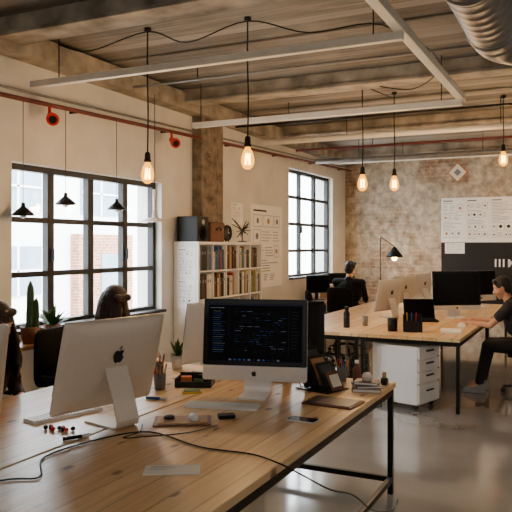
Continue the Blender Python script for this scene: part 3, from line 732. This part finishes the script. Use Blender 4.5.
# ------------------------------------------------------------ pendant bulbs
def pendant(loc,top,label,watts=34,s=1.3):
    e=empty('pendant_lamp',label,'lamp',loc,0,'bare filament pendant lamps')
    L=top-loc[2]
    MB().tube([(0,0,.16),(.004,.003,L*.4),(-.003,.002,L*.7),(0,0,L)],.0065,'black').obj('cord',e)
    MB().lathe([(.001,L-.03),(.03,L-.03),(.03,L),(.001,L)],'black').obj('ceiling_rose',e)
    MB().lathe([(a*s,z*s) for a,z in [(.001,.125),(.012,.122),(.018,.11),(.02,.075),(.024,.07),(.024,.06),(.018,.055),(.001,.055)]],'black').obj('socket',e)
    MB().lathe([(a*s,z*s) for a,z in [(.001,-.085),(.014,-.083),(.03,-.07),(.041,-.045),(.042,-.02),(.032,.02),(.018,.045),(.015,.06)]],'bulb',n=20).obj('bulb',e)
    mb=MB(); mb.cyl((0,0,.05*s),(0,0,.0),.004,'paper',n=8)
    for k in range(6):
        a=k*math.pi/3; c_,s_=math.cos(a)*.014*s,math.sin(a)*.014*s; a2=a+math.pi/6; c2,s2=math.cos(a2)*.017*s,math.sin(a2)*.017*s
        mb.cyl((c_,s_,.015*s),(c2,s2,-.055*s),.0045,'filament',n=6)
    mb.obj('filament',e)
    l=bpy.data.lights.new('bulb_light','POINT'); l.energy=watts; l.color=(1,.6,.27); l.shadow_soft_size=.06
    o=bpy.data.objects.new('bulb_light',l); COL.objects.link(o); o.parent=e; o.location=(0,0,-.19)
    return e
pl='warm filament bulb hanging on a black cord'
pendant((-3.38,4.87,2.31),H,pl,22); pendant((-2.49,4.99,2.40),H,pl,26); pendant((-2.24,7.3,2.38),H,pl); pendant((-2.12,8.2,2.44),H,pl); pendant((-.96,8.97,2.76),H,pl); pendant((-.6,11.6,2.6),H,pl,60)
tag(MB().tube([(-4.2,4.7,3.44),(-3.9,4.75,3.36),(-3.38,4.87,3.49),(-3.0,4.9,3.36),(-2.49,4.99,3.49),(-2.0,5.1,3.36),(-1.5,5.4,3.44),(-1.2,6.2,3.3),(-1.6,6.9,3.24),(-2.24,7.3,3.44),(-2.12,8.2,3.44)],.006,'black').obj('ceiling_cable'),'black cable swagging between the pendant lamps below the ceiling','cable')
def cone(loc,top,label,mt='black',s=1.3):
    e=empty('pendant_lamp',label,'lamp',loc,0,'small cone pendants by the window')
    MB().cyl((0,0,.07*s),(0,0,top-loc[2]),.003,mt,n=6).obj('cord',e)
    MB().lathe([(.072*s,0),(.07*s,.012*s),(.045*s,.035*s),(.015*s,.06*s),(.012*s,.085*s),(.001,.087*s)],mt).obj('lamp_shade',e)
    MB().ell((0,0,.005),(.022*s,.022*s,.022*s),'white').obj('bulb',e)
for y,z in((4.43,1.93),(4.96,2.05),(5.72,2.04)):
    cone((XL+.12,y,z),2.80+.028*y-.02,'small black cone lamp hanging in front of the window')
e=empty('pendant_lamp','cream shallow dish lamp hanging in front of the window','lamp',(XL+.3,6.14,1.93))
MB().lathe([(.14,0),(.138,.012),(.09,.03),(.03,.045),(.02,.12),(.001,.12)],'cream',n=28).obj('lamp_shade',e)
MB().cyl((0,0,.12),(0,0,.34),.022,'cream').obj('neck',e); MB().cyl((0,0,.34),(0,0,H-1.93-.24),.004,'steel',n=6).obj('cord',e)
def spot(loc,label):
    e=empty('spotlight',label,'lamp',loc)
    MB().cyl((0,0,0),(0,0,-.06),.014,'red').obj('bracket',e)
    mb=MB(); mb.cyl((-.03,.05,-.065),(.08,-.05,-.12),.034,'red',r1=.05,n=18); mb.cyl((.08,-.05,-.12),(.1,-.068,-.13),.056,'red',n=18); mb.cyl((.1,-.068,-.13),(.103,-.071,-.1315),.036,'black',n=18); mb.obj('lamp_head',e)
spot((XL+.12,4.75,2.80+.028*4.75-.02),'small red spotlight clamped to the red pipe'); spot((XL+.12,6.75,2.80+.028*6.75-.02),'small red spotlight clamped to the red pipe')
e=empty('floor_lamp','black adjustable floor lamp by the brick wall','lamp',(-3.38,12.1,0),25)
MB().lathe([(.001,0),(.15,0),(.15,.015),(.02,.03),(.001,.03)],'black').obj('base',e); MB().cyl((0,0,.02),(0,0,1.8),.01,'black').obj('pole',e)
MB().cyl((-.03,0,1.85),(.24,0,1.66),.008,'black').ell((0,0,1.82),.028,'chrome').obj('arm',e)
MB().lathe([(.15,1.46),(.145,1.49),(.065,1.59),(.03,1.64),(.001,1.66)],'black',c=(.25,0,0)).obj('lamp_shade',e)
MB().ell((.25,0,1.45),.05,'filament').obj('bulb',e)
l=bpy.data.lights.new('lamp_light','POINT'); l.energy=26; l.color=(1,.6,.28); l.shadow_soft_size=.04; o=bpy.data.objects.new('lamp_light',l); COL.objects.link(o); o.parent=e; o.location=(.25,0,1.37)

# ------------------------------------------------------------ drawer pedestal
e=empty('drawer_cabinet','white mobile drawer pedestal under the desk','cabinet',(-1.55,6.97,0),-17)
MB().box((-.285,.21,.35),(.53,.42,.59),'white',.004).obj('body',e)
for z,h in [(.07,.19),(.275,.11),(.4,.11),(.525,.11)]:
    d=MB().box((-.009,.21,z+h/2),(.022,.41,h),'white',.003).obj('drawer',e)
    MB().box((.01,.21,z+h*.65),(.016,.14,.016),'steel',.002).obj('handle',d)
for x in(-.5,-.07):
    for y in(.05,.37): MB().cyl((x,y-.012,.028),(x,y+.012,.028),.027,'black').box((x,y,.05),(.02,.03,.02),'black').obj('caster',e)

# ------------------------------------------------------------ office chair
def chair(loc,rz,label):
    e=empty('office_chair',label,'chair',loc,rz)
    MB().prism(rrect(.48,.46,.08),-.035,.035,'fabric',lambda v:(v[0],v[1],.46+v[2]+.2*v[0]**2)).obj('seat',e)
    mb=MB(); 
    rings=[]
    for s,y in((.97,-.02),(1,-.01),(1,.01),(.97,.02)):
        rings.append([(x*s,-.235+y+.5*x*x-.05*abs(z),.78+z*s) for x,z in rrect(.46,.46,.1)])
    mb.loft(rings,'fabric'); mb.obj('backrest',e)
    MB().box((0,-.24,.5),(.06,.02,.3),'black',.004).box((0,-.14,.41),(.06,.2,.02),'black').obj('back_support',e)
    for s in(-1,1):
        MB().box((s*.26,0,.66),(.05,.26,.03),'black',.01).box((s*.27,-.03,.54),(.02,.05,.22),'black').box((s*.22,-.03,.43),(.12,.05,.02),'black').obj('armrest',e)
    MB().cyl((0,0,.08),(0,0,.43),.025,'chrome').obj('gas_column',e)
    for k in range(5):
        a=2*math.pi*k/5+.3; c,s=math.cos(a),math.sin(a)
        MB().cyl((.03*c,.03*s,.1),(.29*c,.29*s,.07),.02,'black',r1=.013).obj('base_arm',e)
        MB().cyl((.29*c-.018*s,.29*s+.018*c,.0285),(.29*c+.018*s,.29*s-.018*c,.0285),.028,'black').obj('caster',e)
    return e
ch=chair((-3.68,4.32,0),-90,'black office chair with rounded backrest at the pine desk')
copy_thing(ch,(-3.72,3.3,0),-90); copy_thing(ch,(-3.5,9.5,0),-60,'empty black office chair beside the far desk'); copy_thing(ch,(-3.52,10.6,0),-10,'black office chair under the person in black')
copy_thing(ch,(-.6,8.32,0),90,'black office chair under the person at the far desk'); copy_thing(ch,(-.45,10.4,0),100,'empty black office chair near the brick wall')

e=empty('bottle','black drinking bottle on the far desk','bottle',(-2.47,7.45,ZT))
MB().lathe([(.001,0),(.034,0),(.036,.01),(.036,.16),(.02,.19),(.02,.2)],'black').obj('flask',e); MB().lathe([(.001,.2),(.024,.2),(.024,.235),(.001,.24)],'steel').obj('cap',e)
e=empty('desk_organizer','black box organizer with pens on the far desk','organizer',(-1.72,7.42,ZT),15)
MB().box((0,0,.005),(.2,.14,.01),'black').box((-.097,0,.09),(.006,.14,.18),'black').box((.097,0,.07),(.006,.14,.14),'black').box((0,.067,.09),(.2,.006,.18),'black').box((0,-.067,.06),(.2,.006,.12),'black').obj('box',e)
for k,c in enumerate(['yellow','blue','red']): MB().cyl((-.05+k*.04,0,.012),(-.06+k*.05,.01,.2),.005,c,n=8).obj('pen',e)
tag(MB().lathe([(.001,0),(.05,0),(.055,.14),(.052,.14),(.047,.006),(.001,.006)],'black').obj('pen_pot',None,(-1.92,7.35,ZT)),'round black pot on the far desk','pot')
tag(MB().lathe([(.001,0),(.03,0),(.034,.11),(.032,.11),(.028,.006),(.001,.006)],'clearc').obj('drinking_glass',None,(-2.33,7.7,ZT)),'grey drinking glass on the far desk','glass')
tag(MB().box((0,0,.008),(.21,.3,.016),'paper',.002).obj('paper_stack',None,(-1.35,7.6,ZT),10),'stack of white papers on the far desk','paper')
e=empty('cardboard_box','tan cardboard box on the table under the far window','box',(XL+.36,11.45,ZT),10)
MB().box((0,0,.12),(.28,.3,.24),'tan',.004).obj('body',e); MB().box((0,0,.243),(.28,.04,.003),'cream').obj('tape',e)

# ------------------------------------------------------------ people
def bake(mb,name,voxel,smooth=3,parent=None,loc=(0,0,0),rz=0):
    o=mb.obj(name); 
    md=o.modifiers.new('r','REMESH'); md.mode='VOXEL'; md.voxel_size=voxel; md.use_smooth_shade=True
    if smooth:
        s=o.modifiers.new('s','SMOOTH'); s.factor=.5; s.iterations=smooth
    bpy.context.view_layer.update()
    me=bpy.data.meshes.new_from_object(o.evaluated_get(bpy.context.evaluated_depsgraph_get()))
    o.modifiers.clear(); o.data=me; me.name=name
    if len(me.materials)==0: me.materials.append(M[mb.mats[0]])
    for p in me.polygons: p.use_smooth=True
    o.location=loc; o.rotation_euler=(0,0,R(rz))
    if parent: o.parent=parent
    return o
def ik(a,b,l1,l2,hint):
    a=Vector(a);b=Vector(b);d=b-a;L=min(d.length,(l1+l2)*.999); dn=d.normalized(); b=a+dn*L
    x=(l1*l1-l2*l2+L*L)/(2*L); h=math.sqrt(max(0,l1*l1-x*x)); hn=Vector(hint); hn=(hn-dn*hn.dot(dn)).normalized()
    return a+dn*x+hn*h,b
def hand(mb,w,d,side,mt,curl=.35):
    d=Vector(d).normalized(); up=Vector((0,0,1)); s_=d.cross(up).normalized(); up=s_.cross(d).normalized(); w=Vector(w)
    k=w+d*.085
    mb.cap(w,w+d*.03,.024,mt,.026)
    for q in(-.027,-.009,.009,.027): mb.cap(w+d*.025+s_*q*.7,k+s_*q,.014,mt,.012)
    for i,(q,l) in enumerate(zip((-.03,-.01,.01,.03),(.062,.075,.07,.055) if side>0 else (.055,.07,.075,.062))):
        p=k+s_*q; dd=d.copy()
        for j,f in enumerate((.45,.32,.23)):
            dd=(dd-up*(curl if j else curl*.4)).normalized(); p2=p+dd*l*f*1.15; mb.cap(p,p2,.0095-.0008*j,mt,.0088-.0008*j,n=10); p=p2
    ts=-side; p=w+d*.03+s_*ts*.022; dd=(d*.75+s_*ts*.75-up*.3).normalized(); p2=p+dd*.035; mb.cap(p,p2,.013,mt,.011); dd=(d+s_*ts*.25-up*.3).normalized(); mb.cap(p2,p2+dd*.032,.0105,mt,.009)
def person(loc,rz,label,f=.12,hy=0,hp=0,hands=None,hair='short',hm='hair',shirt='shirt_b',trou='jeans',knee=.42,foot=.42,hoff=(0,.05,.17),sleeve=.6,top=1.0,rest=None,wide=1,veil=.3):
    S=.56
    neck=Vector((0,f,1.02*top)); sh=[Vector((s*.165*wide,f-.01,.975*top)) for s in(-1,1)]
    hc=neck+Vector(hoff); chest=Vector((0,f*.75,.84*top)); waist=Vector((0,f*.35,.68)); pel=Vector((0,0,S))
    if hands is None: hands=[(-.14,.42,.79),(.14,.42,.79)]
    arms=[]
    for i,s in enumerate((-1,1)):
        el,wr=ik(sh[i],hands[i],.29,.25,(s*.5,-.25,-1)); arms.append((sh[i],el,wr))
    legs=[(Vector((s*.09,.02,S-.01)),Vector((s*.12,knee,S-.02)),Vector((s*.12,foot,.1))) for s in(-1,1)]
    Mh=Matrix.Translation(hc)@Matrix.Rotation(R(hy),4,'Z')@Matrix.Rotation(R(hp),4,'X')
    def torso(mb,m,g):
        mb.ell(chest,(.165*wide+g,.115+g,.2+g),m); mb.ell(waist,(.14*wide+g,.105+g,.17+g),m); mb.cap(sh[0],sh[1],.058+g,m)
        mb.ell(pel+Vector((0,-.01,.02)),(.17+g,.13+g,.12+g),m)
    mb=MB(); m='skin'; torso(mb,m,0)
    mb.cap(neck-Vector((0,.02,.05)),Mh@Vector((0,-.01,-.06)),.056,m,.05)
    for i,(a,b_,c) in enumerate(arms):
        mb.cap(a,b_,.046,m,.037); mb.cap(b_,c,.037,m,.024); 
        dd=(c-b_).normalized(); dd.z=min(.0,dd.z)*.3; hand(mb,c,dd,-1 if i==0 else 1,m)
    for a,k,n_ in legs: mb.cap(a,k,.082,m,.055); mb.cap(k,n_,.052,m,.034); mb.cap(n_,n_+Vector((0,.13,-.05)),.034,m,.026)
    mb.M=Mh
    mb.ell((0,-.005,.03),(.074,.093,.09),m); mb.ell((0,.022,-.03),(.058,.068,.085),m); mb.ell((0,.058,-.092),(.03,.026,.024),m)
    mb.cap((0,.084,.012),(0,.106,-.026),.008,m,.0125); mb.ell((0,.09,-.03),(.018,.012,.01),m)
    mb.cap((-.045,.072,.03),(.045,.072,.03),.011,m); mb.ell((0,.084,-.06),(.024,.009,.011),m)
    for s in(-1,1): mb.ell((s*.076,-.002,-.005),(.01,.02,.031),m,rot=(0,0,s*.3)); mb.ell((s*.035,.062,-.03),(.024,.022,.028),m)
    mb.M=Matrix.Identity(4)
    body=bake(mb,'person',.0065,2,None,loc,rz); tag(body,label,'person')
    for s in(-1,1):
        mb=MB(); mb.M=Mh; mb.ell((s*.029,.078,.008),.0115,'eye'); mb.ell((s*.029,.0865,.008),(.0055,.004,.0055),'iris'); mb.obj('eye',body)
    mb=MB(); mb.M=Mh; mb.ell((0,.091,-.056),(.021,.006,.005),'lip'); mb.ell((0,.09,-.065),(.018,.006,.0055),'lip'); mb.obj('lips',body)
    mb=MB(); mb.M=Mh; m=hm; g=.008 if hair=='long' else 0
    mb.ell((0,-.02,.045),(.086+g,.1+g,.092+g),m); mb.ell((0,-.055,-.01),(.078+g,.058+g,.08),m); mb.cap((-.05,.052,.095),(.05,.052,.095),.026+g*.4,m)
    bk=hair=='long'
    if bk:
        rnd=random.Random(5)
        g_=(Mh.to_3x3().inverted()@Vector((0,0,-1)))
        NN=96
        for k in range(NN):
            a2=-math.pi*veil+ (math.pi*(1+2*veil))*(k/(NN-1))
            x,y=.09*math.cos(a2),-.018-.1*math.sin(a2)
            fr_=1.0 if y<.03 else 1.22
            q=Vector((x*.75,y*.75,.085)); p1=Vector((x*1.1,y*1.05*fr_,.0+.02*rnd.random())); rad=Vector((x,y+.018,0)).normalized()
            L=.22+.15*rnd.random(); w_=rnd.uniform(-1,1)
            p2=p1+g_*L*.35+rad*(.016+.018*rnd.random()); p3=p1+g_*L*.7+rad*(.024+.026*rnd.random())+Vector((w_*.016,.01*w_,0)); p4=p1+g_*L+rad*(.014+.03*rnd.random())+Vector((-w_*.022,0,0))
            mb.tube([q,p1,p2,p3,p4],.0115-.003*rnd.random(),m,7,5)
    bake(mb,'hair',.0042 if bk else .006,1,body)
    mb=MB(); m=shirt; torso(mb,m,.014)
    mb.cap(neck-Vector((0,.02,.05)),neck-Vector((0,.012,.0)),.068,m,.062)
    for a,b_,c in arms:
        if sleeve<=1: e_=a.lerp(b_,sleeve); mb.cap(a,e_,.062,m,.058)
        else: mb.cap(a,b_,.06,m,.05); mb.cap(b_,b_.lerp(c,sleeve-1),.05,m,.036)
    bake(mb,'shirt',.009,3,body)
    mb=MB(); m=trou; mb.ell(pel+Vector((0,-.01,.0)),(.19,.15,.12),m)
    for a,k,n_ in legs: mb.cap(a,k,.098,m,.07); mb.cap(k,n_+Vector((0,0,.03)),.066,m,.05)
    bake(mb,'trousers',.01,3,body)
    for a,k,n_ in legs:
        mb=MB(); x,y=n_.x,n_.y; mb.cap((x,y-.03,.045),(x,y+.15,.036),.042,'shoe',.034); mb.ell((x,y-.01,.08),(.042,.055,.04),'shoe'); mb.box((x,y+.06,.012),(.085,.26,.022),'white',.008)
        bake(mb,'shoe',.007,2,body)
    return body
person((-3.6,4.34,0),-90,'seated woman with long dark hair looking down at the desk',f=.18,hy=-14,hp=-34,hair='long',shirt='shirt_r',hoff=(0,.1,.175),hands=[(-.16,.48,.79),(.14,.48,.79)],top=1.03,sleeve=1.7,veil=.43)
person((-3.7,3.32,0),-90,'seated dark-haired person at the edge of the desk',f=.14,hp=-20,hm='hair',hair='long',shirt='shirt_r',hoff=(0,.08,.17),hands=[(-.14,.3,.66),(.14,.3,.66)],top=.98,sleeve=1.7)
person((-3.5,10.62,0),-8,'seated person in black seen from behind with short hair',f=.04,hp=-8,hm='hair2',shirt='shirt_b',top=1.1,hands=[(-.14,.38,.72),(.14,.38,.72)],sleeve=1.5,wide=1.35)
person((-.58,8.28,0),90,'seated person in charcoal shirt typing at the far desk',f=.24,hp=-20,hy=8,hm='hair2',shirt='shirt_g',hands=[(-.12,.66,.8),(.22,.66,.8)],knee=.46,foot=.55,hoff=(0,.08,.15),top=1.02,sleeve=.55)

# ------------------------------------------------------------ lights, world, camera
w=bpy.data.worlds.new('World'); SC.world=w; w.use_nodes=True; bg=w.node_tree.nodes['Background']
bg.inputs[0].default_value=(.88,.95,1,1); bg.inputs[1].default_value=17.0
l=bpy.data.lights.new('sun','SUN'); l.energy=20; l.angle=R(2); l.color=(1,.98,.95); o=bpy.data.objects.new('sun',l); COL.objects.link(o); o.rotation_euler=(0,R(38),R(10))
def area(name,loc,target,sx,sy,en,col):
    l=bpy.data.lights.new(name,'AREA'); l.shape='RECTANGLE'; l.size=sx; l.size_y=sy; l.energy=en; l.color=col
    o=bpy.data.objects.new(name,l); COL.objects.link(o); o.location=loc; o.rotation_euler=(Vector(target)-Vector(loc)).to_track_quat('-Z','Y').to_euler()
area('rear_fill_light',(-.5,-2.6,2.1),(-1.8,4,.8),4,1.8,50,(1,.96,.91))  # added fill lamp behind the camera; the front wall has no window
area('side_fill_light',(3.8,5.5,2.0),(-2,7.5,.9),5,1.6,36,(1,.88,.75))  # added warm fill from the right, inside a wall without openings
cd=bpy.data.cameras.new('camera'); cam=bpy.data.objects.new('camera',cd); COL.objects.link(cam)
cam.location=(0,0,1.68); cam.rotation_euler=(R(90),0,R(25.83)); cd.sensor_width=36; cd.lens=36*690/512; cd.shift_y=-11/512
SC.camera=cam
